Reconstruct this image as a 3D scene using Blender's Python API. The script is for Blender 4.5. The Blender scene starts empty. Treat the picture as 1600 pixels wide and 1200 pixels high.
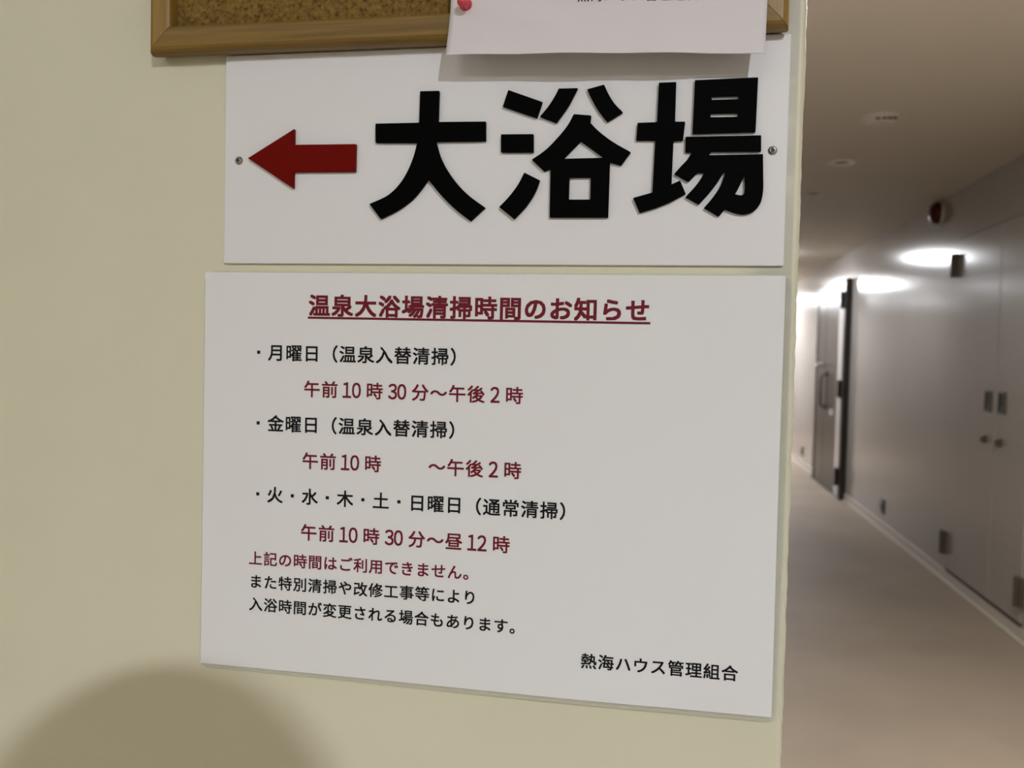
import bpy, bmesh, math, random
from mathutils import Vector, Matrix

# ------------------------------------------------------------------ camera, world, exposure
SC = bpy.context.scene
COL = SC.collection
cam_data = bpy.data.cameras.new('camera')
cam = bpy.data.objects.new('camera', cam_data)
COL.objects.link(cam)
cam_data.sensor_fit = 'HORIZONTAL'
cam_data.sensor_width = 36.0
cam_data.lens = 1355.09 / 1600 * 36.0
cam_data.clip_start = 0.02
EYE = 1.35
YAW, PITCH, ROLL = -0.1751, -0.0353, 0.0230
_f = Vector((math.sin(YAW)*math.cos(PITCH), math.cos(YAW)*math.cos(PITCH), math.sin(PITCH)))
_r = Vector((math.cos(YAW), -math.sin(YAW), 0))
_u = _r.cross(_f)
_r2 = math.cos(ROLL)*_r + math.sin(ROLL)*_u
_u2 = -math.sin(ROLL)*_r + math.cos(ROLL)*_u
CAM = Vector((-0.0858, -0.606, EYE))
cam.matrix_world = Matrix(((_r2.x, _u2.x, -_f.x, CAM.x), (_r2.y, _u2.y, -_f.y, CAM.y),
                           (_r2.z, _u2.z, -_f.z, CAM.z), (0, 0, 0, 1)))
cam_data.dof.use_dof = True
cam_data.dof.focus_distance = 0.605
cam_data.dof.aperture_fstop = 9.0
SC.camera = cam

SC.view_settings.view_transform = 'Standard'
SC.view_settings.look = 'None'
SC.view_settings.gamma = 1.0
SC.view_settings.use_curve_mapping = False
SC.view_settings.exposure = 0.0

world = bpy.data.worlds.new('World')
SC.world = world
world.use_nodes = True
world.node_tree.nodes['Background'].inputs[0].default_value = (0.5, 0.5, 0.5, 1)
world.node_tree.nodes['Background'].inputs[1].default_value = 0.0     # a closed interior: all light comes from its lamps

# lamp strengths (radiance of the opal covers)
SPOT_MAIN = 8300.0
SPOT_SIDE = 1400.0
TUBE = 17.5
DRUM = 74.0
DRUM_FAR = 172.0
DRUM_NEAR = 132.0
GLYPH={'dai':[([(-262.95,1534.2),(-249.09,1534.12),(-249.34,1512.31),(-215.02,1511.83),(-214.71,1498.34),(-250.64,1498.55),(-250.03,1496.5),(-249.44,1494.44),(-248.85,1492.39),(-248.2,1490.37),(-247.45,1488.39),(-246.62,1486.48),(-245.74,1484.63),(-244.78,1482.81),(-243.72,1480.96),(-242.53,1479.05),(-241.19,1477.04),(-239.7,1474.95),(-238.12,1472.85),(-236.48,1470.8),(-234.82,1468.85),(-233.17,1467.05),(-231.5,1465.34),(-229.78,1463.68),(-227.94,1462.03),(-225.95,1460.36),(-223.76,1458.66),(-221.4,1456.97),(-218.94,1455.27),(-216.45,1453.58),(-214.02,1451.88),(-224.35,1442.37),(-226.35,1443.82),(-228.34,1445.24),(-230.34,1446.67),(-232.36,1448.18),(-234.41,1449.83),(-236.51,1451.61),(-238.64,1453.48),(-240.79,1455.46),(-242.95,1457.53),(-245.1,1459.69),(-247.25,1461.99),(-249.41,1464.43),(-251.57,1466.94),(-253.73,1469.47),(-255.89,1471.97),(-256.97,1470.46),(-258.02,1468.94),(-259.09,1467.43),(-260.2,1465.91),(-261.39,1464.41),(-262.63,1462.91),(-263.9,1461.41),(-265.25,1459.92),(-266.71,1458.45),(-268.33,1457.01),(-270.13,1455.57),(-272.08,1454.15),(-274.15,1452.75),(-276.31,1451.39),(-278.52,1450.09),(-280.82,1448.87),(-283.21,1447.71),(-285.67,1446.59),(-288.15,1445.48),(-290.6,1444.34),(-299.27,1455.02),(-296.51,1456.17),(-293.68,1457.28),(-290.9,1458.41),(-288.26,1459.6),(-285.88,1460.9),(-283.79,1462.33),(-281.91,1463.85),(-280.19,1465.45),(-278.6,1467.11),(-277.09,1468.83),(-275.68,1470.6),(-274.39,1472.45),(-273.2,1474.35),(-272.1,1476.29),(-271.05,1478.27),(-270.06,1480.31),(-269.14,1482.42),(-268.3,1484.56),(-267.52,1486.67),(-266.82,1488.71),(-266.21,1490.66),(-265.71,1492.56),(-265.26,1494.42),(-264.82,1496.27),(-264.35,1498.14),(-295.37,1498.75),(-295.62,1512.21),(-263.22,1512.13)],[])],'yoku':[([(-199.37,1533.2),(-175.23,1524.29),(-178.75,1513.45),(-202.94,1521.98)],[]),([(-164.02,1533.1),(-150.89,1533.02),(-151.45,1531.89),(-152.01,1530.77),(-152.57,1529.64),(-153.16,1528.47),(-153.81,1527.21),(-154.47,1525.9),(-155.12,1524.56),(-155.83,1523.15),(-156.66,1521.63),(-157.68,1519.97),(-158.93,1518.12),(-160.38,1516.1),(-161.94,1513.98),(-163.53,1511.84),(-165.07,1509.75),(-176.63,1514.36),(-175.53,1515.65),(-174.42,1516.93),(-173.31,1518.21),(-172.24,1519.5),(-171.22,1520.81),(-170.25,1522.16),(-169.31,1523.56),(-168.41,1524.95),(-167.58,1526.3),(-166.81,1527.58),(-166.15,1528.77),(-165.58,1529.88),(-165.06,1530.96),(-164.55,1532.02)],[]),([(-144.41,1532.03),(-132.94,1534.86),(-132.32,1533.57),(-131.7,1532.28),(-131.09,1531.0),(-130.44,1529.71),(-129.74,1528.42),(-128.99,1527.13),(-128.22,1525.83),(-127.41,1524.53),(-126.54,1523.24),(-125.58,1521.97),(-124.51,1520.72),(-123.34,1519.48),(-122.12,1518.25),(-120.89,1517.03),(-119.69,1515.8),(-130.03,1509.56),(-131.2,1510.97),(-132.38,1512.36),(-133.56,1513.77),(-134.71,1515.2),(-135.82,1516.69),(-136.9,1518.26),(-137.96,1519.89),(-138.98,1521.55),(-139.95,1523.19),(-140.85,1524.77),(-141.65,1526.28),(-142.38,1527.74),(-143.06,1529.17),(-143.72,1530.59)],[]),([(-203.83,1502.7),(-180.95,1502.38),(-180.65,1489.94),(-203.55,1490.35)],[]),([(-186.75,1475.96),(-175.73,1470.48),(-176.3,1468.82),(-176.83,1467.17),(-177.38,1465.52),(-178.02,1463.84),(-178.82,1462.1),(-179.78,1460.28),(-180.85,1458.41),(-182.04,1456.51),(-183.33,1454.61),(-184.71,1452.74),(-186.23,1450.91),(-187.89,1449.09),(-189.64,1447.29),(-191.4,1445.49),(-193.13,1443.67),(-204.01,1452.22),(-202.48,1453.81),(-200.92,1455.4),(-199.38,1456.99),(-197.89,1458.58),(-196.51,1460.15),(-195.24,1461.71),(-194.05,1463.25),(-192.93,1464.79),(-191.87,1466.33),(-190.87,1467.9),(-189.95,1469.49),(-189.12,1471.1),(-188.33,1472.72),(-187.55,1474.35)],[]),([(-153.18,1515.38),(-141.21,1514.12),(-141.73,1509.36),(-140.53,1508.14),(-139.39,1506.93),(-138.22,1505.72),(-136.94,1504.48),(-135.46,1503.16),(-133.77,1501.76),(-131.91,1500.29),(-129.92,1498.78),(-127.83,1497.28),(-125.67,1495.81),(-123.39,1494.38),(-120.98,1492.96),(-118.5,1491.56),(-116.01,1490.16),(-113.55,1488.76),(-119.82,1479.98),(-127.54,1482.32),(-127.81,1444.67),(-168.2,1444.86),(-168.38,1478.45),(-172.92,1476.74),(-181.68,1484.79),(-179.81,1486.03),(-177.92,1487.23),(-176.05,1488.46),(-174.22,1489.73),(-172.46,1491.09),(-170.77,1492.55),(-169.13,1494.09),(-167.54,1495.69),(-165.99,1497.32),(-164.47,1498.98),(-162.95,1500.68),(-161.42,1502.43),(-159.95,1504.21),(-158.58,1505.96),(-157.36,1507.64),(-156.34,1509.25),(-155.48,1510.8),(-154.71,1512.33),(-153.97,1513.85)],[[(-147.86,1496.88),(-131.78,1485.26),(-159.56,1485.07)],[(-155.17,1472.16),(-140.43,1472.13),(-140.36,1456.92),(-155.27,1457.04)]])],'ba':[([(-95.96,1534.96),(-84.43,1535.07),(-84.44,1508.64),(-77.76,1508.48),(-78.79,1496.14),(-85.16,1495.95),(-85.56,1466.71),(-80.02,1469.17),(-76.03,1460.32),(-86.62,1454.58),(-95.92,1450.86),(-106.56,1447.75),(-111.11,1457.79),(-98.26,1461.32),(-97.37,1496.51),(-110.13,1496.76),(-109.51,1508.44),(-96.46,1508.61)],[]),([(-72.08,1535.92),(-31.15,1536.46),(-31.67,1500.75),(-72.73,1500.55)],[[(-61.17,1524.95),(-43.33,1524.86),(-43.61,1522.58),(-60.75,1522.54)],[(-61.36,1513.72),(-43.33,1513.55),(-43.76,1510.89),(-61.1,1511.03)]]),([(-77.19,1498.42),(-28.0,1498.35),(-27.66,1487.93),(-60.06,1488.29),(-61.56,1485.87),(-26.42,1485.96),(-25.92,1473.57),(-25.83,1471.62),(-25.72,1469.6),(-25.62,1467.61),(-25.54,1465.74),(-25.51,1464.08),(-25.53,1462.67),(-25.59,1461.44),(-25.68,1460.34),(-25.8,1459.31),(-25.94,1458.28),(-26.1,1457.25),(-26.27,1456.27),(-26.48,1455.32),(-26.74,1454.41),(-27.08,1453.53),(-27.5,1452.67),(-28.01,1451.82),(-28.56,1451.01),(-29.16,1450.26),(-29.78,1449.59),(-30.42,1448.99),(-31.08,1448.46),(-31.79,1447.99),(-32.53,1447.58),(-33.32,1447.23),(-34.16,1446.92),(-35.06,1446.66),(-36.0,1446.47),(-36.96,1446.34),(-37.94,1446.3),(-38.92,1446.33),(-39.91,1446.44),(-40.93,1446.62),(-42.0,1446.86),(-43.16,1447.17),(-44.42,1447.58),(-45.78,1448.07),(-47.18,1448.62),(-48.61,1449.18),(-50.0,1449.71),(-53.77,1444.94),(-63.65,1450.76),(-62.64,1451.98),(-61.62,1453.18),(-60.61,1454.38),(-59.6,1455.64),(-58.59,1456.97),(-57.56,1458.39),(-56.49,1459.87),(-55.45,1461.41),(-54.47,1463.0),(-53.59,1464.64),(-52.85,1466.36),(-52.21,1468.15),(-51.63,1469.98),(-51.07,1471.82),(-50.48,1473.64),(-50.88,1474.71),(-52.03,1473.4),(-52.75,1472.15),(-53.44,1470.92),(-54.14,1469.67),(-54.9,1468.4),(-55.76,1467.06),(-56.74,1465.64),(-57.82,1464.14),(-58.97,1462.62),(-60.14,1461.11),(-61.29,1459.66),(-62.44,1458.29),(-63.61,1456.96),(-64.78,1455.65),(-65.96,1454.35),(-67.14,1453.03),(-76.11,1458.08),(-74.93,1459.41),(-73.71,1460.76),(-72.51,1462.09),(-71.39,1463.37),(-70.38,1464.56),(-69.52,1465.62),(-68.77,1466.57),(-68.09,1467.48),(-67.46,1468.38),(-66.84,1469.33),(-66.24,1470.32),(-65.68,1471.32),(-65.15,1472.33),(-64.63,1473.35),(-64.1,1474.36),(-68.56,1474.31),(-74.45,1468.24),(-83.89,1473.82),(-83.07,1474.78),(-82.24,1475.74),(-81.42,1476.7),(-80.6,1477.65),(-79.78,1478.59),(-78.94,1479.49),(-78.09,1480.37),(-77.24,1481.25),(-76.43,1482.14),(-75.68,1483.07),(-75.01,1484.04),(-74.4,1485.04),(-73.82,1486.06),(-73.25,1487.08),(-72.66,1488.09),(-77.15,1488.17)],[[(-37.72,1472.15),(-37.37,1464.21),(-37.6,1460.24),(-38.86,1459.03),(-40.93,1458.94),(-43.65,1459.76),(-42.08,1462.67)]])],'arrow':[([(-393.51,1489.29),(-357.48,1509.81),(-357.45,1498.37),(-310.1,1497.97),(-310.29,1478.3),(-357.49,1478.63),(-357.45,1466.57)],[])]}
LINES=[('title', '温泉大浴場清掃時間のお知らせ', -346.66, 1382.0, 17.831, -0.0013), ('body', '・月曜日（温泉入替清掃）', -391.98, 1346.51, 13.948, 0.0005), ('red', '午前 10 時 30 分～午後 2 時', -349.39, 1320.29, 13.782, -0.0), ('body', '・金曜日（温泉入替清掃）', -391.61, 1293.68, 13.926, 0.0019), ('red', '午前 10 時@@  ～午後 2 時', -349.83, 1267.08, 13.832, 0.0004), ('body', '・火・水・木・土・日曜日（通常清掃）', -391.02, 1240.45, 13.768, -0.0014), ('red', '午前 10 時 30 分～昼 12 時', -350.01, 1213.71, 13.85, 0.0016), ('red', '上記の時間はご利用できません。', -390.96, 1191.82, 11.836, 0.0007), ('body', 'また特別清掃や改修工事等により', -390.55, 1174.28, 11.796, 0.0011), ('body', '入浴時間が変更される場合もあります。', -390.2, 1157.16, 11.755, -0.0059), ('body', '熱海ハウス管理組合', -138.99, 1136.32, 11.983, -0.0017)]

# ------------------------------------------------------------------ helpers
def srgb(r, g, b):
    def c(v):
        v /= 255.0
        return v/12.92 if v <= 0.04045 else ((v+0.055)/1.055)**2.4
    return (c(r), c(g), c(b), 1.0)

def mat(name, color, rough=0.5, metal=0.0, spec=0.5, bump=0.0, bump_scale=60.0, detail=3.0,
        vary=0.0, vary_scale=6.0, coat=0.0, emit=None, strength=0.0, trans=0.0):
    m = bpy.data.materials.new(name)
    m.use_nodes = True
    nt = m.node_tree
    b = nt.nodes['Principled BSDF']
    b.inputs['Base Color'].default_value = color if len(color) == 4 else (*color, 1)
    b.inputs['Roughness'].default_value = rough
    b.inputs['Metallic'].default_value = metal
    b.inputs['Specular IOR Level'].default_value = spec
    b.inputs['Coat Weight'].default_value = coat
    b.inputs['Coat Roughness'].default_value = 0.1
    b.inputs['Transmission Weight'].default_value = trans
    if emit:
        b.inputs['Emission Color'].default_value = (*emit, 1)
        b.inputs['Emission Strength'].default_value = strength
    tc = nt.nodes.new('ShaderNodeTexCoord')
    if bump > 0:
        n = nt.nodes.new('ShaderNodeTexNoise')
        n.inputs['Scale'].default_value = bump_scale
        n.inputs['Detail'].default_value = detail
        nt.links.new(tc.outputs['Object'], n.inputs['Vector'])
        bp = nt.nodes.new('ShaderNodeBump')
        bp.inputs['Strength'].default_value = bump
        bp.inputs['Distance'].default_value = 0.004
        nt.links.new(n.outputs['Fac'], bp.inputs['Height'])
        nt.links.new(bp.outputs['Normal'], b.inputs['Normal'])
    if vary > 0:
        n = nt.nodes.new('ShaderNodeTexNoise')
        n.inputs['Scale'].default_value = vary_scale
        n.inputs['Detail'].default_value = 4
        nt.links.new(tc.outputs['Object'], n.inputs['Vector'])
        cr = nt.nodes.new('ShaderNodeValToRGB')
        c = color if len(color) == 4 else (*color, 1)
        cr.color_ramp.elements[0].position = 0.3
        cr.color_ramp.elements[1].position = 0.7
        cr.color_ramp.elements[0].color = (*[v*(1-vary) for v in c[:3]], 1)
        cr.color_ramp.elements[1].color = (*[min(1, v*(1+vary)) for v in c[:3]], 1)
        nt.links.new(n.outputs['Fac'], cr.inputs['Fac'])
        nt.links.new(cr.outputs['Color'], b.inputs['Base Color'])
    return m

def link(name, me, m=None, parent=None, smooth=False):
    o = bpy.data.objects.new(name, me)
    COL.objects.link(o)
    if m is not None:
        me.materials.append(m)
    if parent is not None:
        o.parent = parent
    if smooth:
        for p in me.polygons:
            p.use_smooth = True
    return o

def obj(name, bm, m=None, parent=None, smooth=False, world_coords=True):
    """link a bmesh; vertices given in world coordinates, moved into the parent's frame"""
    bmesh.ops.recalc_face_normals(bm, faces=bm.faces)
    if parent is not None and world_coords:
        inv = Matrix.Translation(-WORLD_LOC[parent.name])
        bmesh.ops.transform(bm, matrix=inv, verts=bm.verts)
    me = bpy.data.meshes.new(name)
    bm.to_mesh(me)
    bm.free()
    o = link(name, me, m, parent, smooth)
    WORLD_LOC[o.name] = WORLD_LOC[parent.name] if parent is not None else Vector((0, 0, 0))
    return o

WORLD_LOC = {}

def tag(o, label=None, cat=None, group=None, kind=None):
    if label: o['label'] = label
    if cat: o['category'] = cat
    if group: o['group'] = group
    if kind: o['kind'] = kind
    return o

def thing(name, loc, label=None, cat=None, group=None, kind=None):
    o = bpy.data.objects.new(name, None)
    o.empty_display_size = 0.05
    COL.objects.link(o)
    o.location = loc
    WORLD_LOC[o.name] = Vector(loc)
    return tag(o, label, cat, group, kind)

def box(bm, x0, x1, y0, y1, z0, z1, bevel=0.0, seg=2):
    r = bmesh.ops.create_cube(bm, size=1.0)
    vs = r['verts']
    bmesh.ops.scale(bm, vec=(abs(x1-x0), abs(y1-y0), abs(z1-z0)), verts=vs)
    bmesh.ops.translate(bm, vec=((x0+x1)/2, (y0+y1)/2, (z0+z1)/2), verts=vs)
    if bevel > 0:
        es = list({e for v in vs for e in v.link_edges})
        bmesh.ops.bevel(bm, geom=es, offset=bevel, segments=seg, profile=0.5, affect='EDGES')
    return bm

def new(): return bmesh.new()

def boxobj(name, m, parent, *d, bevel=0.0):
    return obj(name, box(new(), *d, bevel=bevel), m, parent)

def lathe(bm, prof, centre, axis, n=40):
    """prof: (radius, height along axis)"""
    ax = Vector(axis).normalized()
    a = ax.orthogonal().normalized(); b = ax.cross(a)
    c = Vector(centre)
    rings = []
    for r, h in prof:
        if r < 1e-6:
            rings.append([bm.verts.new(c+ax*h)])
        else:
            rings.append([bm.verts.new(c+ax*h+(a*math.cos(2*math.pi*k/n)+b*math.sin(2*math.pi*k/n))*r) for k in range(n)])
    for A, B in zip(rings, rings[1:]):
        for k in range(n):
            k2 = (k+1) % n
            if len(A) == 1 and len(B) == 1: continue
            if len(A) == 1: bm.faces.new((A[0], B[k], B[k2]))
            elif len(B) == 1: bm.faces.new((A[k], A[k2], B[0]))
            else: bm.faces.new((A[k], A[k2], B[k2], B[k]))
    return bm

def tube(bm, pts, r, n=12):
    pts = [Vector(p) for p in pts]
    prev = None
    for i, p in enumerate(pts):
        d = (pts[min(i+1, len(pts)-1)]-pts[max(i-1, 0)]).normalized()
        a = d.orthogonal().normalized() if prev is None else (prev[1]-d*prev[1].dot(d)).normalized()
        b = d.cross(a)
        ring = [bm.verts.new(p+(a*math.cos(2*math.pi*k/n)+b*math.sin(2*math.pi*k/n))*r) for k in range(n)]
        if prev:
            for k in range(n):
                bm.faces.new((prev[0][k], prev[0][(k+1) % n], ring[(k+1) % n], ring[k]))
        else:
            bm.faces.new(ring[::-1])
        prev = (ring, a)
    bm.faces.new(prev[0])
    return bm

def prism(bm, outer, holes, y_front, y_back):
    """fill an outline with holes (x,z metres) and give it thickness along y"""
    me_edges = []
    def ring(pts):
        vs = [bm.verts.new((p[0], y_front, p[1])) for p in pts]
        return [bm.edges.new((vs[i], vs[(i+1) % len(vs)])) for i in range(len(vs))]
    es = ring(outer)
    for h in holes: es += ring(h)
    r = bmesh.ops.triangle_fill(bm, use_beauty=True, use_dissolve=False, edges=es, normal=(0, -1, 0))
    fs = [f for f in r['geom'] if isinstance(f, bmesh.types.BMFace)]
    ex = bmesh.ops.extrude_face_region(bm, geom=fs)
    vs = [v for v in ex['geom'] if isinstance(v, bmesh.types.BMVert)]
    bmesh.ops.translate(bm, vec=(0, y_back-y_front, 0), verts=vs)
    return bm

# ------------------------------------------------------------------ materials
M = {}
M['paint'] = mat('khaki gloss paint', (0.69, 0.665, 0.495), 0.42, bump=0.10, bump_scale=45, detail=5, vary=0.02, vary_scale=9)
def darken_corner():
    # a darker, noise-broken paint tone beside the wall's free corner, above elbow height
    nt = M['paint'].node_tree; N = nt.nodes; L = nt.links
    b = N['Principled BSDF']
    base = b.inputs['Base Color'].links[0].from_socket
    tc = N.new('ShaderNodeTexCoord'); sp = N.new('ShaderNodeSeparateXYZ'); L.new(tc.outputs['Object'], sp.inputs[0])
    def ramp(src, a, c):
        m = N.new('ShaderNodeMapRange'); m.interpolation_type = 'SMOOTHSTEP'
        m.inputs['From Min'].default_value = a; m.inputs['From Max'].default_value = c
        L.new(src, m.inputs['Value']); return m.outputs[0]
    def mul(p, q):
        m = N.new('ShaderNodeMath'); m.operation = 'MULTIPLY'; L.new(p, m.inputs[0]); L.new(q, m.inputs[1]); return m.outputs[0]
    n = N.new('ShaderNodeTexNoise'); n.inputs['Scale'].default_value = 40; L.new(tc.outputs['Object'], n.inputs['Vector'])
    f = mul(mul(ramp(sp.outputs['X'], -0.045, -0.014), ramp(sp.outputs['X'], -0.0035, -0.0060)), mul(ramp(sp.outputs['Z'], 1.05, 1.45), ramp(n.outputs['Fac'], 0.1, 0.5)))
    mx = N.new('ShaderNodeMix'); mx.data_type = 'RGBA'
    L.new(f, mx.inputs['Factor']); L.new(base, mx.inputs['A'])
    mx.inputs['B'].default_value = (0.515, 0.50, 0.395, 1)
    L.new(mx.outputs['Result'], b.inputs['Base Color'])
darken_corner()
M['corridor_paint'] = mat('grey beige gloss paint', (0.42, 0.385, 0.352), 0.155, spec=0.36, bump=0.05, bump_scale=22, detail=3, vary=0.02, vary_scale=3)
M['ceiling'] = mat('ceiling paint', (0.68, 0.61, 0.50), 0.55, bump=0.05, bump_scale=90)
M['floor'] = mat('beige sheet floor', (0.360, 0.290, 0.222), 0.55, spec=0.22, bump=0.06, bump_scale=160, vary=0.11, vary_scale=1.3)
M['skirting'] = mat('cream skirting', (0.62, 0.57, 0.49), 0.35)
M['plate'] = mat('white acrylic plate', (0.775, 0.765, 0.765), 0.35, bump=0.01, bump_scale=20)
M['black'] = mat('black acrylic', (0.0012, 0.0012, 0.0012), 0.6, spec=0.03)
M['red'] = mat('red acrylic', (0.155, 0.004, 0.002), 0.55, spec=0.05)
M['steel'] = mat('screw steel', (0.42, 0.41, 0.40), 0.28, metal=1.0)
M['slot'] = mat('dark recess', (0.03, 0.028, 0.025), 0.6)
M['paper'] = mat('white paper', (0.785, 0.78, 0.77), 0.45, spec=0.3, bump=0.015, bump_scale=25)
M['plain_paper'] = mat('plain copy paper', (0.75, 0.715, 0.73), 0.7, spec=0.2, bump=0.02, bump_scale=18)
M['ink_black'] = mat('black print', (0.003, 0.003, 0.003), 0.5, spec=0.2)
M['ink_red'] = mat('crimson print', (0.155, 0.007, 0.017), 0.5, spec=0.2)
M['pin'] = mat('clear red plastic', (0.80, 0.05, 0.085), 0.12, coat=0.6, trans=0.35)
M['brown_door'] = mat('dark brown steel', (0.055, 0.040, 0.027), 0.28, spec=0.14, bump=0.02, bump_scale=30)
M['dark_frame'] = mat('dark bronze frame', (0.022, 0.017, 0.013), 0.4)
M['pale_panel'] = mat('pale grey panel', (0.62, 0.58, 0.58), 0.2)
M['hinge'] = mat('bronzed hinge', (0.105, 0.085, 0.068), 0.45, metal=0.3)
M['chrome'] = mat('chrome', (0.62, 0.61, 0.59), 0.22, metal=1.0)
M['pull_green'] = mat('dark green recess', (0.010, 0.026, 0.018), 0.4, spec=0.25)
M['brown_plate'] = mat('brown plastic', (0.10, 0.082, 0.07), 0.4)
M['white_plastic'] = mat('white plastic', (0.70, 0.64, 0.55), 0.4)
M['white_ring'] = mat('white enamel ring', (0.88, 0.83, 0.74), 0.25)
M['alarm_red'] = mat('red alarm lens', (0.075, 0.002, 0.002), 0.25, spec=0.3)
M['lamp_main'] = mat('main lamp cover', (0.9, 0.9, 0.9), 0.4, emit=(0.96, 1.0, 1.07), strength=SPOT_MAIN)
M['lamp_side'] = mat('side lamp cover', (0.9, 0.9, 0.9), 0.4, emit=(0.96, 1.0, 1.07), strength=SPOT_SIDE)
M['lamp_tube'] = mat('tube lamp cover', (0.9, 0.9, 0.9), 0.4, emit=(0.96, 1.0, 1.07), strength=TUBE)
M['lamp_drum_near'] = mat('near corridor lamp cover', (0.9, 0.9, 0.9), 0.4, emit=(1.0, 0.985, 0.95), strength=DRUM_NEAR)
M['lamp_drum_far'] = mat('far corridor lamp cover', (0.9, 0.9, 0.9), 0.4, emit=(0.975, 1.0, 1.06), strength=DRUM_FAR)
M['lamp_drum'] = mat('corridor lamp cover', (0.9, 0.9, 0.9), 0.4, emit=(0.975, 1.0, 1.06), strength=DRUM)

def film_material():
    m = bpy.data.materials.new('laminate film')
    m.use_nodes = True
    nt = m.node_tree
    b = nt.nodes['Principled BSDF']
    b.inputs['Base Color'].default_value = (0.74, 0.73, 0.66, 1)
    b.inputs['Roughness'].default_value = 0.25
    t = nt.nodes.new('ShaderNodeBsdfTransparent')
    t.inputs['Color'].default_value = (0.97, 0.975, 0.955, 1)
    mx = nt.nodes.new('ShaderNodeMixShader')
    mx.inputs[0].default_value = 0.28
    nt.links.new(t.outputs[0], mx.inputs[1]); nt.links.new(b.outputs[0], mx.inputs[2])
    nt.links.new(mx.outputs[0], nt.nodes['Material Output'].inputs[0])
    return m
M['film'] = film_material()

def wood(name, scale, g=1.0):
    m = bpy.data.materials.new(name)
    m.use_nodes = True
    nt = m.node_tree
    b = nt.nodes['Principled BSDF']
    b.inputs['Roughness'].default_value = 0.45
    tc = nt.nodes.new('ShaderNodeTexCoord')
    mp = nt.nodes.new('ShaderNodeMapping'); mp.inputs['Scale'].default_value = scale
    nt.links.new(tc.outputs['Object'], mp.inputs['Vector'])
    n = nt.nodes.new('ShaderNodeTexNoise'); n.inputs['Scale'].default_value = 1.0
    n.inputs['Detail'].default_value = 5; n.inputs['Distortion'].default_value = 0.6
    nt.links.new(mp.outputs[0], n.inputs['Vector'])
    cr = nt.nodes.new('ShaderNodeValToRGB')
    e = cr.color_ramp.elements
    e[0].position = 0.30; e[0].color = (0.150*g, 0.083*g, 0.011*g, 1)
    e[1].position = 0.62; e[1].color = (0.235*g, 0.139*g, 0.023*g, 1)
    nt.links.new(n.outputs['Fac'], cr.inputs['Fac'])
    nt.links.new(cr.outputs['Color'], b.inputs['Base Color'])
    bp = nt.nodes.new('ShaderNodeBump'); bp.inputs['Strength'].default_value = 0.15; bp.inputs['Distance'].default_value = 0.001
    nt.links.new(n.outputs['Fac'], bp.inputs['Height']); nt.links.new(bp.outputs[0], b.inputs['Normal'])
    return m
M['wood_along'] = wood('pine grain lengthwise', (7, 90, 260))
M['wood_up_lit'] = wood('pine grain upright lit', (260, 90, 7), 1.35)  # same pine, lightened to paint in the brighter light on the uprights

def cork():
    m = bpy.data.materials.new('cork')
    m.use_nodes = True
    nt = m.node_tree
    b = nt.nodes['Principled BSDF']; b.inputs['Roughness'].default_value = 0.9
    tc = nt.nodes.new('ShaderNodeTexCoord')
    n = nt.nodes.new('ShaderNodeTexNoise'); n.inputs['Scale'].default_value = 300; n.inputs['Detail'].default_value = 6
    n.inputs['Roughness'].default_value = 0.7
    nt.links.new(tc.outputs['Object'], n.inputs['Vector'])
    cr = nt.nodes.new('ShaderNodeValToRGB'); e = cr.color_ramp.elements
    e[0].position = 0.33; e[0].color = (0.035, 0.016, 0.004, 1)
    e[1].position = 0.66; e[1].color = (0.27, 0.168, 0.034, 1)
    k = e.new(0.46); k.color = (0.165, 0.096, 0.014, 1)
    nt.links.new(n.outputs['Fac'], cr.inputs['Fac'])
    nt.links.new(cr.outputs['Color'], b.inputs['Base Color'])
    bp = nt.nodes.new('ShaderNodeBump'); bp.inputs['Strength'].default_value = 0.5; bp.inputs['Distance'].default_value = 0.001
    nt.links.new(n.outputs['Fac'], bp.inputs['Height']); nt.links.new(bp.outputs[0], b.inputs['Normal'])
    return m
M['cork'] = cork()

# ------------------------------------------------------------------ the setting
XR = 1.66          # right corridor wall
CEIL = 2.418
def setting(name, m, *d, bevel=0.0):
    return tag(obj(name, box(new(), *d, bevel=bevel), m), kind='structure')

setting('floor', M['floor'], -3.64, XR+0.14, -4.74, 16.14, -0.1, 0.0)
setting('ceiling', M['ceiling'], -3.64, XR+0.14, -4.74, 16.14, CEIL, CEIL+0.1)
setting('wall_right', M['corridor_paint'], XR, XR+0.14, -4.74, 16.14, 0, CEIL)
setting('wall_left', M['corridor_paint'], -0.14, 0.0, 0.14, 16.0, 0, CEIL)
setting('wall_end', M['corridor_paint'], -0.14, XR, 16.0, 16.14, 0, CEIL)
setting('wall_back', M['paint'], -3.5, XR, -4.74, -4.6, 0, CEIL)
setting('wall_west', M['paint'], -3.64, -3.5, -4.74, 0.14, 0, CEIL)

# the wall that carries the signs: its free end has a rounded, lumpily painted corner
bm = new()
R0 = 0.0045
arc = []
for k in range(7):
    a = math.pi/2*k/6
    arc.append((-R0+R0*math.sin(a), R0-R0*math.cos(a)))
rnd = random.Random(5)
NZ = 900
rows = []
w = 0.0
for j in range(NZ+1):
    z = CEIL*j/NZ
    w = 0.6*w+0.0005*(rnd.random()-0.5)
    row = [bm.verts.new((-3.5, 0, z))]
    for i, (x, y) in enumerate(arc):
        k = 0.0 if i == 0 else 1.0
        row.append(bm.verts.new((x+k*w, y if i == 0 else y+0.4*w, z)))
    row.append(bm.verts.new((0.0, 0.14, z)))
    row.append(bm.verts.new((-3.5, 0.14, z)))
    rows.append(row)
for a, b in zip(rows, rows[1:]):
    for i in range(len(a)):
        i2 = (i+1) % len(a)
        bm.faces.new((a[i], a[i2], b[i2], b[i]))
bm.faces.new(rows[0][::-1]); bm.faces.new(rows[-1])
wf = tag(obj('wall_front', bm, M['paint'], smooth=False), kind='structure')
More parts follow.
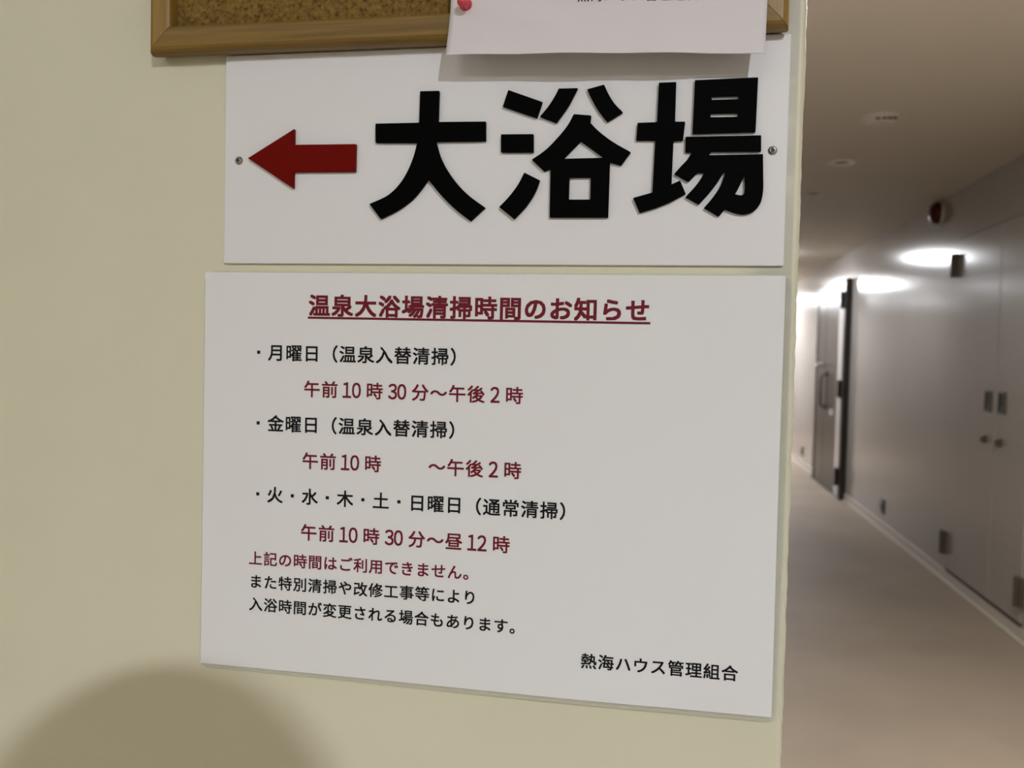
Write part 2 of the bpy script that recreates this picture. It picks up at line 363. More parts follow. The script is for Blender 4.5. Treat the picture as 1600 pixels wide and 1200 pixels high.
for p in wf.data.polygons:
    if abs(p.normal.x) > 0.02 and abs(p.normal.y) > 0.02:
        p.use_smooth = True

def skirting(name, y0, y1):
    bm = new()
    box(bm, XR-0.010, XR, y0, y1, 0.0, 0.07, bevel=0.002)
    box(bm, XR-0.023, XR-0.0095, y0, y1, 0.0, 0.014, bevel=0.003)
    return tag(obj(name, bm, M['skirting']), kind='structure')
skirting('baseboard_right', -4.6, 8.2)
skirting('baseboard_far_right', 9.78, 16.0)

# ---- double cupboard doors in the right wall
d2 = tag(thing('door_2', (XR, 4.53, 0.078)), 'pale flush double cupboard doors with dark hinges in the right corridor wall', 'door', kind='structure')
boxobj('door_reveal', M['slot'], d2, XR-0.002, XR, 3.945, 5.118, 0.074, 2.112)
for y0, y1 in ((4.393, 5.108), (3.955, 4.385)):
    boxobj('door_leaf', M['corridor_paint'], d2, XR-0.011, XR-0.002, y0, y1, 0.090, 2.106, bevel=0.0025)
bm = new()
for d in ((5.118, 5.15, 0.072, 2.145), (3.91, 3.945, 0.072, 2.145), (3.945, 5.118, 2.112, 2.145)):
    box(bm, XR-0.006, XR, *d, bevel=0.0015)
obj('door_casing', bm, M['corridor_paint'], d2)
boxobj('threshold_gap', M['slot'], d2, XR-0.0098, XR-0.002, 3.955, 5.108, 0.0705, 0.0895)
for yh in (5.113, 3.950):
    s = 1 if yh < 4.5 else -1
    for z0 in (0.177, 1.878):
        bm = new()
        lathe(bm, [(0, 0), (0.013, 0), (0.013, 0.068), (0.0105, 0.069), (0.0105, 0.071), (0.013, 0.072), (0.013, 0.142), (0, 0.142)], (XR-0.036, yh, z0), (0, 0, 1), 20)
        box(bm, XR-0.034, XR-0.0115, yh-0.034, yh+0.034, z0, z0+0.14, bevel=0.002)
        obj('hinge', bm, M['hinge'], d2, smooth=False)
for yc in (4.49, 4.295):
    bm = new()   # square flush pull: raised rim round a sunken cup
    for (a, b, c, d) in ((yc-0.05, yc-0.041, 1.092, 1.208), (yc+0.041, yc+0.05, 1.092, 1.208), (yc-0.041, yc+0.041, 1.092, 1.103), (yc-0.041, yc+0.041, 1.197, 1.208)):
        box(bm, XR-0.018, XR-0.011, a, b, c, d, bevel=0.0015)
    h = obj('flush_handle', bm, M['hinge'], d2)
    boxobj('handle_recess', M['pull_green'], h, XR-0.0125, XR-0.011, yc-0.041, yc+0.041, 1.103, 1.197)
    boxobj('handle_flap', M['hinge'], h, XR-0.017, XR-0.0125, yc-0.030, yc+0.004, 1.112, 1.128, bevel=0.001)
for yc in (4.515, 4.297):
    bm = lathe(new(), [(0, 0.026), (0.012, 0.026), (0.0165, 0.022), (0.0165, 0.011), (0.022, 0.010), (0.022, 0.0), (0, 0)], (XR-0.0115, yc, 0.941), (-1, 0, 0), 28)
    k = obj('lock_knob', bm, M['brown_plate'], d2, smooth=False)
    boxobj('key_slot', M['slot'], k, XR-0.0385, XR-0.0373, yc-0.0015, yc+0.0015, 0.933, 0.949)

# ---- dark brown flat door further down the right wall
d1 = tag(thing('door_1', (XR, 8.99, 0.0)), 'dark brown steel entrance door with side leaf at the far end of the right corridor wall', 'door', kind='structure')
bm = new()
box(bm, 1.60, XR, 8.20, 8.285, 0, 2.15, bevel=0.002)
box(bm, 1.60, XR, 9.715, 9.78, 0, 2.15, bevel=0.002)
box(bm, 1.60, XR, 8.285, 9.715, 2.122, 2.15, bevel=0.002)
box(bm, 1.615, XR, 8.285, 9.715, 0, 0.012)
obj('door_frame', bm, M['dark_frame'], d1)
boxobj('side_panel', M['pale_panel'], d1, 1.603, XR, 8.286, 8.50, 0.012, 2.121, bevel=0.001)
boxobj('door_leaf', M['brown_door'], d1, 1.606, XR, 8.504, 9.185, 0.016, 2.119, bevel=0.002)
boxobj('side_leaf', M['brown_door'], d1, 1.606, XR, 9.195, 9.713, 0.016, 2.119, bevel=0.002)
for z0 in (0.13, 0.99, 1.86):
    bm = new()
    lathe(bm, [(0, 0), (0.016, 0), (0.016, 0.08), (0.013, 0.081), (0.013, 0.083), (0.016, 0.084), (0.016, 0.17), (0, 0.17)], (1.585, 8.30, z0), (0, 0, 1), 18)
    box(bm, 1.592, 1.603, 8.288, 8.36, z0, z0+0.17, bevel=0.001)
    obj('hinge', bm, M['dark_frame'], d1)
pull = obj('pull_handle', tube(new(), [(1.606, 9.11, 1.20), (1.575, 9.11, 1.205), (1.555, 9.11, 1.18), (1.552, 9.11, 1.10), (1.552, 9.11, 0.97), (1.555, 9.11, 0.88), (1.575, 9.11, 0.855), (1.606, 9.11, 0.86)], 0.014), M['hinge'], d1, smooth=True)
boxobj('lock_plate', M['dark_frame'], d1, 1.600, 1.606, 9.07, 9.15, 0.82, 1.25, bevel=0.002)
obj('door_knob', lathe(new(), [(0, 0.055), (0.02, 0.054), (0.028, 0.042), (0.026, 0.03), (0.014, 0.02), (0.014, 0.006), (0.03, 0.004), (0.03, 0), (0, 0)], (1.606, 9.45, 1.30), (-1, 0, 0), 24), M['chrome'], d1, smooth=True)
boxobj('mail_flap', M['chrome'], d1, 1.598, 1.606, 8.62, 8.84, 0.79, 0.85, bevel=0.002)

# ------------------------------------------------------------------ things on the right wall and ceiling
al = thing('alarm_lamp', (XR, 5.52, 2.335), 'dark red domed fire alarm lamp high on the right wall above the cupboard doors', 'alarm lamp')
obj('base_ring', lathe(new(), [(0, 0), (0.080, 0), (0.080, 0.010), (0.076, 0.014), (0.0, 0.014)], (XR, 5.52, 2.333), (-1, 0, 0), 36), M['white_plastic'], al, smooth=False)
obj('lens', lathe(new(), [(0.074, 0.014), (0.074, 0.03), (0.068, 0.048), (0.052, 0.062), (0.028, 0.070), (0, 0.072)], (XR, 5.52, 2.333), (-1, 0, 0), 36), M['alarm_red'], al, smooth=True)

for yc, lab in ((6.73, 'small brown outlet plate low on the right wall between the cupboard and the brown door'),
                (10.91, 'small brown outlet plate low on the bright wall beyond the brown door')):
    o = thing('wall_outlet', (XR, yc, 0.193), lab, 'outlet', 'brown outlets above the skirting')
    pl = boxobj('cover_plate', M['brown_plate'], o, XR-0.009, XR, yc-0.060, yc+0.060, 0.135, 0.250, bevel=0.003)
    for s in (-1, 1):
        boxobj('socket', M['slot'], pl, XR-0.0105, XR-0.0085, yc+s*0.026-0.016, yc+s*0.026+0.016, 0.172, 0.212, bevel=0.001)

sd = thing('smoke_detector', (0.803, 3.44, CEIL), 'round flat pale smoke detector, nearest of the three fittings on the corridor ceiling', 'smoke detector')
obj('body', lathe(new(), [(0, 0), (0.084, 0), (0.084, 0.006), (0.078, 0.012), (0.060, 0.016), (0.058, 0.024), (0.05, 0.028), (0, 0.029)], (0.803, 3.44, CEIL), (0, 0, -1), 44), M['white_plastic'], sd, smooth=False)
bm = new()
for dx in (-0.02, 0.005, 0.028, 0.05):
    box(bm, 0.803+dx-0.008, 0.803+dx+0.008, 3.378, 3.386, CEIL-0.0235, CEIL-0.0165)
obj('vent_slots', bm, M['slot'], sd)

for yc, hole, lab in ((4.325, 0.036, 'small unlit recessed downlight with pale ring, middle of the ceiling fittings'),
                      (5.215, 0.048, 'small unlit recessed downlight half hidden behind the sign wall edge, farthest on the ceiling')):
    o = thing('recessed_downlight', (0.812, yc, CEIL), lab, 'downlight', 'unlit downlights in the corridor ceiling')
    obj('trim_ring', lathe(new(), [(hole, 0.0), (0.070, 0.0), (0.070, 0.005), (0.064, 0.012), (hole+0.006, 0.006), (hole, 0.002), (hole, 0)], (0.812, yc, CEIL), (0, 0, -1), 40), M['white_ring'], o)
    obj('dark_opening', lathe(new(), [(0, 0), (hole-0.0005, 0), (hole-0.0005, 0.0012), (0, 0.0012)], (0.812, yc, CEIL), (0, 0, -1), 32), M['slot'], o)

# lit ceiling lamps (real lamps of the place; the sign wall hides them from the camera)
for yc, lab in ((1.72, 'round lit ceiling lamp over the near end of the corridor, closest to the sign wall'),
                (8.53, 'round lit ceiling lamp nearest the cupboard, mirrored in the glossy right wall'),
                (11.70, 'round lit ceiling lamp just beyond the brown door'),
                (14.90, 'round lit ceiling lamp at the far end of the corridor')):
    o = thing('corridor_lamp', (0.83, yc, CEIL), lab, 'ceiling lamp', 'lit lamps of the corridor')
    obj('base', lathe(new(), [(0, 0), (0.19, 0), (0.19, 0.018), (0, 0.018)], (0.83, yc, CEIL), (0, 0, -1), 40), M['white_plastic'], o)
    if yc < 4:      # a nearly flush cover
        obj('cover', lathe(new(), [(0, 0.018), (0.18, 0.018), (0.18, 0.020), (0, 0.021)], (0.83, yc, CEIL), (0, 0, -1), 40), M['lamp_drum_near'], o)
    else:
        obj('cover', lathe(new(), [(0, 0.018), (0.18, 0.018), (0.18, 0.042), (0.17, 0.05), (0, 0.053)], (0.83, yc, CEIL), (0, 0, -1), 40), M['lamp_drum' if yc < 10 else 'lamp_drum_far'], o)

def spot_lamp(x, y, m, r, lab):
    o = thing('lit_downlight', (x, y, CEIL), lab, 'downlight')
    obj('trim_ring', lathe(new(), [(r, 0.0), (r*2, 0), (r*2, 0.004), (r*1.1, 0.006), (r, 0.002), (r, 0)], (x, y, CEIL), (0, 0, -1), 32), M['white_plastic'], o)
    obj('lens', lathe(new(), [(0, 0), (r*0.98, 0), (r*0.98, 0.003), (0, 0.0035)], (x, y, CEIL), (0, 0, -1), 32), m, o)
spot_lamp(0.85, -2.30, M['lamp_main'], 0.03, 'small lit downlight in the ceiling behind the photographer')
spot_lamp(-2.10, -1.90, M['lamp_side'], 0.03, 'small lit downlight in the ceiling to the left of the signs')
o = thing('tube_lamp', (-0.9, -3.1, CEIL), 'long lit tube lamp on the ceiling behind the photographer', 'ceiling lamp')
boxobj('housing', M['white_plastic'], o, -1.55, -0.25, -3.20, -3.0, CEIL-0.03, CEIL, bevel=0.004)
boxobj('diffuser', M['lamp_tube'], o, -1.53, -0.27, -3.18, -3.02, CEIL-0.075, CEIL-0.03, bevel=0.01)

# ------------------------------------------------------------------ writing
_curve = bpy.data.curves.new('writing', 'FONT')
_curve.resolution_u = 3
_co = bpy.data.objects.new('writing', _curve)
COL.objects.link(_co)
_cache = {}
def glyph(ch, bold):
    key = (ch, bold)
    if key not in _cache:
        _curve.body = ch
        _curve.offset = bold
        bpy.context.view_layer.update()
        dg = bpy.context.evaluated_depsgraph_get()
        dg.update()
        me = bpy.data.meshes.new_from_object(_co.evaluated_get(dg))
        vs = [v.co.copy() for v in me.vertices]
        fs = [tuple(p.vertices) for p in me.polygons]
        bpy.data.meshes.remove(me)
        _cache[key] = (vs, fs)
    return _cache[key]

DIGITS = dict(zip('0123456789', '０１２３４５６７８９'))
def cells(s):
    out = []; x = 0.0
    for c in s:
        if c == ' ': x += 0.25
        elif c in '0123456789': out.append((c, x+0.25)); x += 0.5
        elif c == '@': x += 1.0
        else: out.append((c, x+0.5)); x += 1.0
    return out

def write(bm, s, ox, oz, em, ang, surface, bold=0.0):
    """lay a line of full-width cells on a sheet; surface(x, z) gives the y of the paper"""
    ca, sa = math.cos(ang), math.sin(ang)
    for ch, cx in cells(s):
        if ch == '・':
            vs = [Vector((-.088, -.088, 0)), Vector((.088, -.088, 0)), Vector((.088, .088, 0)), Vector((-.088, .088, 0))]
            fs = [(0, 1, 2, 3)]
        else:
            gv, fs = glyph(DIGITS.get(ch, ch), 0.0)
            if not gv: continue
            if ch in DIGITS:
                x0 = min(v.x for v in gv); x1 = max(v.x for v in gv); y0 = min(v.y for v in gv); y1 = max(v.y for v in gv)
                kx = 0.86
                vs = [Vector(((v.x-(x0+x1)/2)*kx - (0.03 if ch == '1' else 0), (v.y-(y0+y1)/2)/(y1-y0)*0.80, 0)) for v in gv]
            else:
                vs = [Vector(((v.x-0.5)*0.955, (v.y-0.38)*0.93, 0)) for v in gv]
        shifts = [(0, 0)] if ch == '・' else [(-bold, -bold), (bold, -bold), (bold, bold), (-bold, bold)]
        for lay, (ex, ey) in enumerate(shifts):
            nv = []
            for v in vs:
                a, b = (cx+v.x+ex)*em, (v.y+ey)*em
                x, z = ox+ca*a-sa*b, oz+sa*a+ca*b
                nv.append(bm.verts.new((x, surface(x, z)-0.00025-0.000004*lay, z)))
            for f in fs:
                try: bm.faces.new([nv[i] for i in f])
                except ValueError: pass
    return bm

def obj_flat(name, bm, m, parent):
    o = obj(name, bm, m, parent)
    return o

# ------------------------------------------------------------------ acrylic direction sign
SG = thing('direction_sign', (-0.2115, 0.0, 1.4125), 'white acrylic direction sign with black raised characters and a red left arrow', 'sign')
boxobj('plate', M['plate'], SG, -0.4135, -0.0105, -0.003, 0.0, 1.4123, 1.5654, bevel=0.0006)
for key, name in (('arrow', 'arrow'), ('dai', 'character'), ('yoku', 'character'), ('ba', 'character')):
    bm = new()
    for outer, holes in GLYPH[key]:
        prism(bm, [(p[0]/1000, p[1]/1000) for p in outer], [[(p[0]/1000, p[1]/1000) for p in h] for h in holes], -0.0062, -0.003)
    o = obj(name, bm, M['red'] if key == 'arrow' else M['black'], SG)
    bv = o.modifiers.new('edge', 'BEVEL'); bv.width = 0.0003; bv.segments = 2; bv.limit_method = 'ANGLE'; bv.angle_limit = math.radians(50)
    o['label'] = {'arrow': 'red acrylic arrow pointing left', 'dai': 'first black acrylic character', 'yoku': 'middle black acrylic character', 'ba': 'last black acrylic character'}[key]
for sx, sz in ((-0.4019, 1.4882), (-0.0201, 1.4888)):
    bm = lathe(new(), [(0, 0.0014), (0.0009, 0.0014), (0.0012, 0.0021), (0.0020, 0.0019), (0.0029, 0.0009), (0.0031, 0.0), (0, 0)], (sx, -0.003, sz), (0, -1, 0), 28)
    s = obj('screw', bm, M['steel'], SG, smooth=False)
    bm = new()
    box(bm, sx-0.0015, sx+0.0015, -0.00515, -0.0045, sz-0.00032, sz+0.00032)
    box(bm, sx-0.00032, sx+0.00032, -0.00513, -0.0045, sz-0.0015, sz+0.0015)
    obj('cross_slot', bm, M['slot'], s)

# ------------------------------------------------------------------ laminated notice
NX0, NX1, NZ0, NZ1 = -0.4289, -0.0089, 1.1085, 1.4058
def notice_y(x, z):
    u = (x-NX0)/(NX1-NX0); v = (z-NZ0)/(NZ1-NZ0)
    b = max(0.0, 1-v)**2
    bow = 0.0040*b*math.exp(-((u-0.72)/0.34)**2) + 0.0012*b
    side = 0.0015*max(0.0, u-0.85)/0.15*(0.5+0.5*math.sin(v*7+1))
    return -(0.0016+bow+side)

def sheet(bm, x0, x1, z0, z1, fy, nx, nz, back, corner=0.0):
    """a sheet of real thickness following fy(x,z); its corners may be rounded"""
    def grid(dy):
        g = []
        for j in range(nz+1):
            row = []
            for i in range(nx+1):
                x = x0+(x1-x0)*i/nx; z = z0+(z1-z0)*j/nz
                if corner > 0:
                    cx = min(max(x, x0+corner), x1-corner); cz = min(max(z, z0+corner), z1-corner)
                    dx, dz = x-cx, z-cz
                    if dx and dz:
                        l = max(abs(dx), abs(dz)); h = math.hypot(dx, dz)
                        x = cx+dx*l/h; z = cz+dz*l/h
                row.append(bm.verts.new((x, fy(x, z)+dy, z)))
            g.append(row)
        return g
    A, B = grid(0.0), grid(back)
    for j in range(nz):
        for i in range(nx):
            bm.faces.new((A[j][i], A[j][i+1], A[j+1][i+1], A[j+1][i]))
            bm.faces.new((B[j][i], B[j+1][i], B[j+1][i+1], B[j][i+1]))
    for j in range(nz):
        bm.faces.new((A[j][0], A[j+1][0], B[j+1][0], B[j][0]))
        bm.faces.new((A[j][nx], B[j][nx], B[j+1][nx], A[j+1][nx]))
    for i in range(nx):
        bm.faces.new((A[0][i], B[0][i], B[0][i+1], A[0][i+1]))
        bm.faces.new((A[nz][i], A[nz][i+1], B[nz][i+1], B[nz][i]))
    return bm

NT = thing('laminated_notice', (-0.2189, 0.0, 1.1085), 'white laminated cleaning hours notice with crimson and black printed lines below the sign', 'notice')
obj('paper', sheet(new(), NX0, NX1, NZ0, NZ1, notice_y, 48, 34, 0.0004), M['paper'], NT, smooth=False)
# film round the paper: a margin wider than the sheet, rounded at its corners
xs_film = (NX0-0.0008, NX1+0.0052, NZ0-0.0032, NZ1+0.0008)
obj('laminate_film', sheet(new(), *xs_film, lambda x, z: notice_y(x, z)+0.0005, 70, 50, 0.0003, corner=0.006), M['film'], NT)
for kind, s, ox, oz, em, ang in LINES:
    if '@' in s:        # a gap was left in this line: two printed pieces
        h, t = s.split('@@')
        bm = write(new(), h, ox/1000, oz/1000, em/1000, ang, notice_y, 0.0165)
        obj_flat('text_line', bm, M['ink_red'], NT)['label'] = 'crimson printed line'
        adv = sum(0.25 if c == ' ' else 0.5 if c.isdigit() and c.isascii() else 1.0 for c in h) + 2.0
        s = t; ox += adv*em
    bm = write(new(), s, ox/1000, oz/1000, em/1000, ang, notice_y, 0.026 if kind == 'title' else 0.0165)
    o = obj_flat('title_text' if kind == 'title' else 'text_line', bm, M['ink_black'] if kind == 'body' else M['ink_red'], NT)
    o['label'] = 'crimson bold heading' if kind == 'title' else ('black printed line' if kind == 'body' else 'crimson printed line')
bm = new()
n = 40
top = []; bot = []
for i in range(n+1):
    x = -0.3466+(0.3466-0.0972)*i/n
    for lst, z in ((top, 1.37365), (bot, 1.37205)):
        lst.append(bm.verts.new((x, notice_y(x, z)-0.00025, z)))
for i in range(n):
    bm.faces.new((top[i], bot[i], bot[i+1], top[i+1]))
obj_flat('underline', bm, M['ink_red'], NT)

# ------------------------------------------------------------------ cork board
FX0, FX1, FZ0, FZ1 = -0.4680, -0.0134, 1.5645, 1.8850
CB = thing('cork_board', (-0.2415, 0.0, FZ0), 'cork notice board with pine frame mounted above the white sign', 'notice board')
boxobj('cork_panel', M['cork'], CB, FX0+0.012, FX1-0.012, -0.009, 0.0, FZ0+0.012, FZ1-0.012)
prof = [(0.0034, 0), (0.0016, 0.003), (0.0004, 0.0065), (0.0, 0.0100), (0.0004, 0.0130), (0.0013, 0.0155), (0.0026, 0.0171), (0.0044, 0.0180), (0.0100, 0.0187), (0.0168, 0.0191), (0.0182, 0.0184), (0.0188, 0.0166), (0.0188, 0)]
def rail(kind):
    bm = new()
    ends = []
    for e in (0, 1):
        ring = []
        for a, d in prof:
            if kind == 'bottom': p = (FX0+a if e == 0 else FX1-a, -d, FZ0+a)
            elif kind == 'top': p = (FX0+a if e == 0 else FX1-a, -d, FZ1-a)
            elif kind == 'left': p = (FX0+a, -d, FZ0+a if e == 0 else FZ1-a)
            else: p = (FX1-a, -d, FZ0+a if e == 0 else FZ1-a)
            q = Vector(p)
            # a hair's gap at the mitre joint
            if kind in ('bottom', 'top'): q.x += 0.00018 if e == 0 else -0.00018
            else: q.z += 0.00018 if e == 0 else -0.00018
            ring.append(bm.verts.new(q))
        ends.append(ring)
    A, B = ends
    for i in range(len(A)):
        i2 = (i+1) % len(A)
        bm.faces.new((A[i], A[i2], B[i2], B[i]))
    bm.faces.new(A[::-1]); bm.faces.new(B)
    return bm
for kind in ('bottom', 'left', 'right', 'top'):
    obj('frame_rail', rail(kind), M['wood_along'] if kind in ('bottom', 'top') else M['wood_up_lit'], CB)

# ------------------------------------------------------------------ plain sheet pinned over the board's lower edge
PS_O = Vector((-0.2391, 0, EYE+0.2012)); PS_A = -0.0270
def sheet_y(a, b):
    # a across (0..0.21), b up from the lower edge (0..0.297)
    hang = 0.0245+0.0030*math.sin(max(0.0, min(a, 0.21))/0.21*math.pi)+0.0035*(1-a/0.21)+0.0008*math.sin(a*95)
    low = max(0.0, 1-b/0.034)
    y = 0.0205+(hang-0.0205)*low**1.3
    y += -0.0006*math.exp(-(((a-0.0105)/0.02)**2+((b-0.0365)/0.012)**2))
    y += 0.0026*math.exp(-((b-0.03+0.12*(a-0.02))/0.006)**2)*math.exp(-((a-0.05)/0.03)**2)
    return -y
ca, sa = math.cos(PS_A), math.sin(PS_A)
def ab(x, z):
    dx, dz = x-PS_O.x, z-PS_O.z
    return dx*ca+dz*sa, -dx*sa+dz*ca
PS = thing('pinned_sheet', (-0.135, -0.0205, EYE+0.2), 'plain white paper sheet pinned on the cork board and hanging over the sign', 'paper')
bm = new()
nx, nz = 56, 70
grids = []
for back in (0.0, 0.0003):
    g = []
    for j in range(nz+1):
        b = 0.297*(j/nz)**1.5
        g.append([bm.verts.new((PS_O.x+ca*(0.21*i/nx)-sa*b, sheet_y(0.21*i/nx, b)+back, PS_O.z+sa*(0.21*i/nx)+ca*b)) for i in range(nx+1)])
    grids.append(g)
A, B = grids
for j in range(nz):
    for i in range(nx):
        bm.faces.new((A[j][i], A[j][i+1], A[j+1][i+1], A[j+1][i])); bm.faces.new((B[j][i], B[j+1][i], B[j+1][i+1], B[j][i+1]))
    bm.faces.new((A[j][0], A[j+1][0], B[j+1][0], B[j][0])); bm.faces.new((A[j][nx], B[j][nx], B[j+1][nx], A[j+1][nx]))
for i in range(nx):
    bm.faces.new((A[0][i], B[0][i], B[0][i+1], A[0][i+1])); bm.faces.new((A[nz][i], A[nz][i+1], B[nz][i+1], B[nz][i]))
obj('paper', bm, M['plain_paper'], PS, smooth=True)
# the association's name printed near its lower edge (only the feet of the characters show in the photograph)
bm = write(new(), '熱海ハウス管理組合', -0.1469-0.0045, 1.5894, 0.00894, -0.034, lambda x, z: sheet_y(*ab(x, z)), 0.008)
obj_flat('text_line', bm, M['ink_black'], PS)

# ------------------------------------------------------------------ push pin
pin_a, pin_b = 0.0106, 0.0364
px = PS_O.x+ca*pin_a-sa*pin_b; pz = PS_O.z+sa*pin_a+ca*pin_b
py = sheet_y(pin_a, pin_b)
pn = thing('push_pin', (px, py, pz), 'clear red push pin at the lower left of the pinned white sheet', 'push pin')
PSC = 0.86
prof_p = [(0, 0.0115), (0.0040, 0.0113), (0.0046, 0.0105), (0.0043, 0.0094), (0.0030, 0.0078), (0.0026, 0.0050), (0.0034, 0.0024), (0.0050, 0.0014), (0.0052, 0.0004), (0.0046, 0.0), (0, 0.0)]
obj('head', lathe(new(), [(r_*PSC, h_*PSC) for r_, h_ in prof_p], (px, py, pz), (0.0, -1, -0.12), 28), M['pin'], pn, smooth=True)
obj('needle', tube(new(), [(px, py+0.0004, pz), (px, py+0.0130, pz+0.0015)], 0.0005, 8), M['steel'], pn)

# ------------------------------------------------------------------ the photographer (stands behind the camera; throws the soft shadow low on the sign wall)
PX = 0.098
def skin_mesh(name, joints, bones, m, parent, levels=1, root=0):
    me = bpy.data.meshes.new(name)
    me.from_pydata([Vector(j[0])-WORLD_LOC[parent.name] for j in joints], bones, [])
    o = bpy.data.objects.new(name, me)
    COL.objects.link(o)
    sk = o.modifiers.new('skin', 'SKIN')
    sk.use_smooth_shade = True
    for v, j in zip(me.skin_vertices[0].data, joints):
        r = j[1]
        v.radius = r if isinstance(r, tuple) else (r, r)
    me.skin_vertices[0].data[root].use_root = True
    ss = o.modifiers.new('subdivision', 'SUBSURF'); ss.levels = levels; ss.render_levels = levels
    bpy.context.view_layer.update()
    dg = bpy.context.evaluated_depsgraph_get(); dg.update()
    me2 = bpy.data.meshes.new_from_object(o.evaluated_get(dg))
    me2.name = name
    bpy.data.objects.remove(o)
    me2.materials.clear()
    return link(name, me2, m, parent, smooth=True)

M['skin'] = mat('skin', srgb(205, 165, 140), 0.5)
M['hair'] = mat('black hair', (0.015, 0.012, 0.010), 0.45, bump=0.3, bump_scale=200)
M['shirt'] = mat('dark navy cotton', (0.03, 0.035, 0.06), 0.85, bump=0.1, bump_scale=300)
M['trousers'] = mat('grey trousers', (0.09, 0.09, 0.10), 0.85, bump=0.1, bump_scale=300)
M['shoes'] = mat('black shoes', (0.02, 0.02, 0.02), 0.5)
M['phone'] = mat('phone glass', (0.02, 0.02, 0.022), 0.15)
M['eye'] = mat('eye white', (0.7, 0.68, 0.65), 0.2)
M['lips'] = mat('lips', srgb(165, 95, 90), 0.5)

PY = -1.02
PE = thing('person', (PX, PY, 0.0), 'person in a dark shirt holding up a phone in front of the signs', 'person')
ph_c = CAM - _f*0.0125 + _r2*0.052 - _u2*0.022
HL = ph_c - _r2*0.070 - _u2*0.022 - _f*0.004       # hands at the phone's two ends
HR = ph_c + _r2*0.070 - _u2*0.022 - _f*0.004
def P(x, y, z): return Vector((PX+x, PY+y, z*1.0075))
J = [(P(0, 0, 0.86), (0.135, 0.105)), (P(0, 0.0, 1.02), (0.12, 0.09)), (P(0, 0.0, 1.18), (0.135, 0.10)), (P(0, -0.005, 1.30), (0.11, 0.08)),
     (P(0, 0.0, 1.375), 0.052), (P(0, 0.018, 1.44), 0.052), (P(0, 0.030, 1.505), (0.070, 0.082)), (P(0, 0.022, 1.570), (0.072, 0.088))]
Bn = [(0, 1), (1, 2), (2, 3), (3, 4), (4, 5), (5, 6), (6, 7)]
for s, H in ((-1, HL), (1, HR)):
    i = len(J)
    sh = P(s*0.155, -0.005, 1.325); el = P(s*0.20, 0.13, 1.10)
    wr = H + Vector((s*0.012, -0.055, -0.055))
    J += [(sh, 0.052), ((sh+el)/2, 0.046), (el, 0.038), ((el+wr)/2, 0.034), (wr, (0.024, 0.028))]
    Bn += [(3, i), (i, i+1), (i+1, i+2), (i+2, i+3), (i+3, i+4)]
    k = len(J)
    palm = wr*0.35+H*0.65 + Vector((0, -0.012, -0.008))
    J += [(palm, (0.036, 0.016))]; Bn += [(i+4, k)]
    inward = _r2*(-s)
    for q, (l, up) in enumerate(((0.062, 0.046), (0.068, 0.028), (0.062, 0.010), (0.050, -0.008))):
        b = len(J)
        k0 = palm + _u2*(up*0.8) + inward*0.004 + _f*0.010
        k1 = ph_c + inward*(-0.079) + _u2*up + _f*0.004
        k2 = k1 + inward*(l*0.36) + _f*0.012
        J += [(k0, 0.009), (k1, 0.0085), (k2, 0.0075)]
        Bn += [(k, b), (b, b+1), (b+1, b+2)]
    b = len(J)   # thumb on the screen side
    t0 = palm + inward*0.018 - _f*0.012 + _u2*0.004
    t1 = H + inward*0.024 - _f*0.022 + _u2*0.022
    t2 = t1 + inward*0.022 + _u2*0.016
    J += [(t0, 0.012), (t1, 0.0095), (t2, 0.008)]; Bn += [(k, b), (b, b+1), (b+1, b+2)]
for s in (-1, 1):
    i = len(J)
    J += [(P(s*0.085, 0.0, 0.80), (0.085, 0.09)), (P(s*0.10, 0.01, 0.45), 0.055), (P(s*0.10, -0.01, 0.28), 0.055), (P(s*0.10, 0.0, 0.085), 0.038), (P(s*0.105, 0.12, 0.035), (0.040, 0.025))]
    Bn += [(0, i), (i, i+1), (i+1, i+2), (i+2, i+3), (i+3, i+4)]
skin_mesh('body', J, Bn, M['skin'], PE, 2)
# clothes
S = [(P(0, 0, 0.86), (0.150, 0.12)), (P(0, 0.0, 1.02), (0.135, 0.105)), (P(0, 0.0, 1.18), (0.150, 0.115)), (P(0, -0.005, 1.31), (0.12, 0.09))]
Sb = [(0, 1), (1, 2), (2, 3)]
for s, H in ((-1, HL), (1, HR)):
    i = len(S); sh = P(s*0.158, -0.005, 1.325); el = P(s*0.20, 0.13, 1.10); wr = H + Vector((s*0.012, -0.055, -0.055))
    S += [(sh, 0.064), ((sh+el)/2, 0.058), (el, 0.050), (el*0.25+wr*0.75, 0.040)]
    Sb += [(3, i), (i, i+1), (i+1, i+2), (i+2, i+3)]
skin_mesh('shirt', S, Sb, M['shirt'], PE, 2)
T = [(P(0, 0, 0.87), (0.147, 0.118))]; Tb = []
for s in (-1, 1):
    i = len(T)
    T += [(P(s*0.088, 0.0, 0.78), (0.095, 0.10)), (P(s*0.10, 0.01, 0.45), 0.072), (P(s*0.10, -0.005, 0.10), 0.062)]
    Tb += [(0, i), (i, i+1), (i+1, i+2)]
skin_mesh('trousers', T, Tb, M['trousers'], PE, 2)
for s in (-1, 1):
    skin_mesh('shoe', [(P(s*0.10, -0.035, 0.045), (0.042, 0.040)), (P(s*0.10, 0.05, 0.042), (0.046, 0.038)), (P(s*0.107, 0.15, 0.034), (0.046, 0.030))], [(0, 1), (1, 2)], M['shoes'], PE, 2)
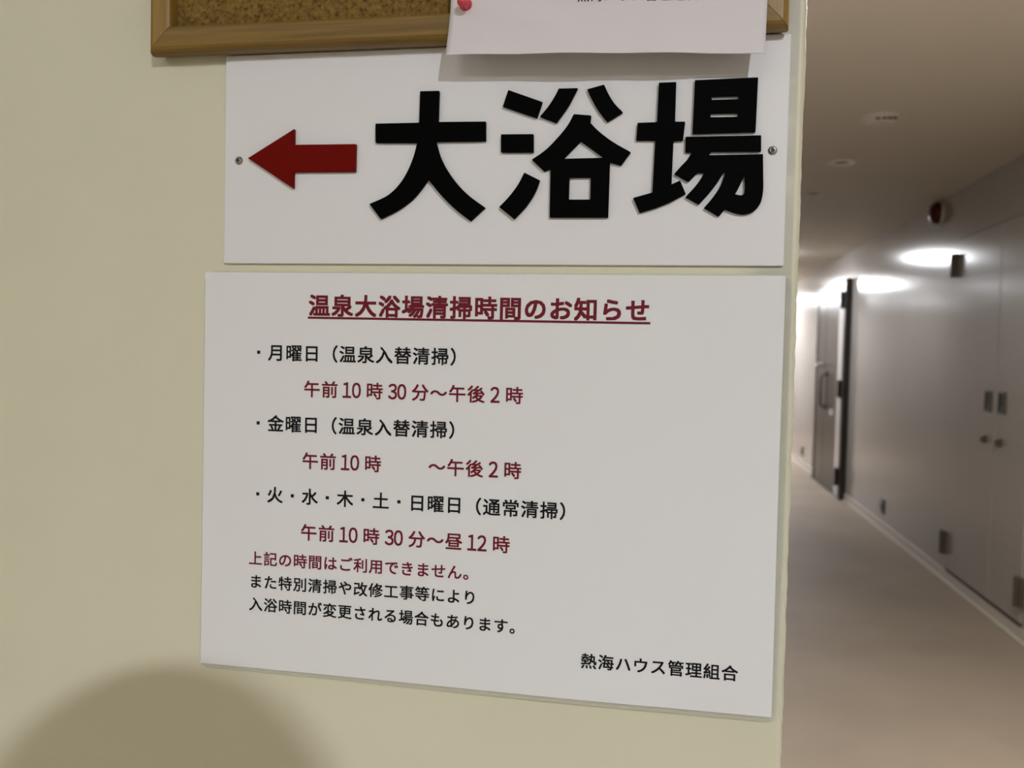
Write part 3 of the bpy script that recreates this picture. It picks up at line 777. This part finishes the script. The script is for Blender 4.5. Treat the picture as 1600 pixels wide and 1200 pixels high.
# hair: a cap over the skull, down to the nape
bm = new()
bmesh.ops.create_uvsphere(bm, u_segments=32, v_segments=20, radius=1.0)
for v in bm.verts:
    d = v.co.copy()
    front = max(0.0, d.y)
    r = 1.0 if d.z > 0.15-0.2*(1-front) or d.y < 0.1 else 0.80
    v.co = Vector((d.x*0.088*r, d.y*0.104*r, d.z*0.108*(1.0 if d.z > 0 else 1.15)))+P(0, 0.012, 1.545)
obj('hair', bm, M['hair'], PE, smooth=True)
# face
fy = 0.112
for s in (-1, 1):
    bm = new(); bmesh.ops.create_uvsphere(bm, u_segments=16, v_segments=10, radius=0.011)
    bmesh.ops.translate(bm, vec=P(s*0.031, fy-0.008, 1.530), verts=bm.verts)
    e = obj('eye', bm, M['eye'], PE, smooth=True)
    obj('iris', lathe(new(), [(0, 0.0022), (0.0045, 0.0012), (0.005, 0), (0, 0)], P(s*0.031, fy+0.0025, 1.530), (0, 1, 0), 16), M['hair'], e)
    bm = new(); bmesh.ops.create_uvsphere(bm, u_segments=14, v_segments=10, radius=1)
    bmesh.ops.scale(bm, vec=(0.008, 0.018, 0.030), verts=bm.verts); bmesh.ops.translate(bm, vec=P(s*0.082, 0.02, 1.515), verts=bm.verts)
    obj('ear', bm, M['skin'], PE, smooth=True)
skin_mesh('nose', [(P(0, fy-0.008, 1.535), 0.006), (P(0, fy+0.006, 1.508), 0.009), (P(0, fy-0.004, 1.497), 0.010)], [(0, 1), (1, 2)], M['skin'], PE, 2)
bm = new(); bmesh.ops.create_uvsphere(bm, u_segments=16, v_segments=8, radius=1)
bmesh.ops.scale(bm, vec=(0.022, 0.006, 0.006), verts=bm.verts); bmesh.ops.translate(bm, vec=P(0, fy-0.004, 1.472), verts=bm.verts)
obj('mouth', bm, M['lips'], PE, smooth=True)

PHN = thing('smartphone', ph_c, 'black smartphone held level in both hands by the person', 'phone')
bm = new(); box(bm, -0.0735, 0.0735, -0.0357, 0.0357, -0.0038, 0.0038, bevel=0.003)
bmesh.ops.transform(bm, matrix=Matrix(((_r2.x, _u2.x, -_f.x, ph_c.x), (_r2.y, _u2.y, -_f.y, ph_c.y), (_r2.z, _u2.z, -_f.z, ph_c.z), (0, 0, 0, 1))), verts=bm.verts)
obj('case', bm, M['phone'], PHN)

bpy.data.objects.remove(_co)
bpy.data.curves.remove(_curve)
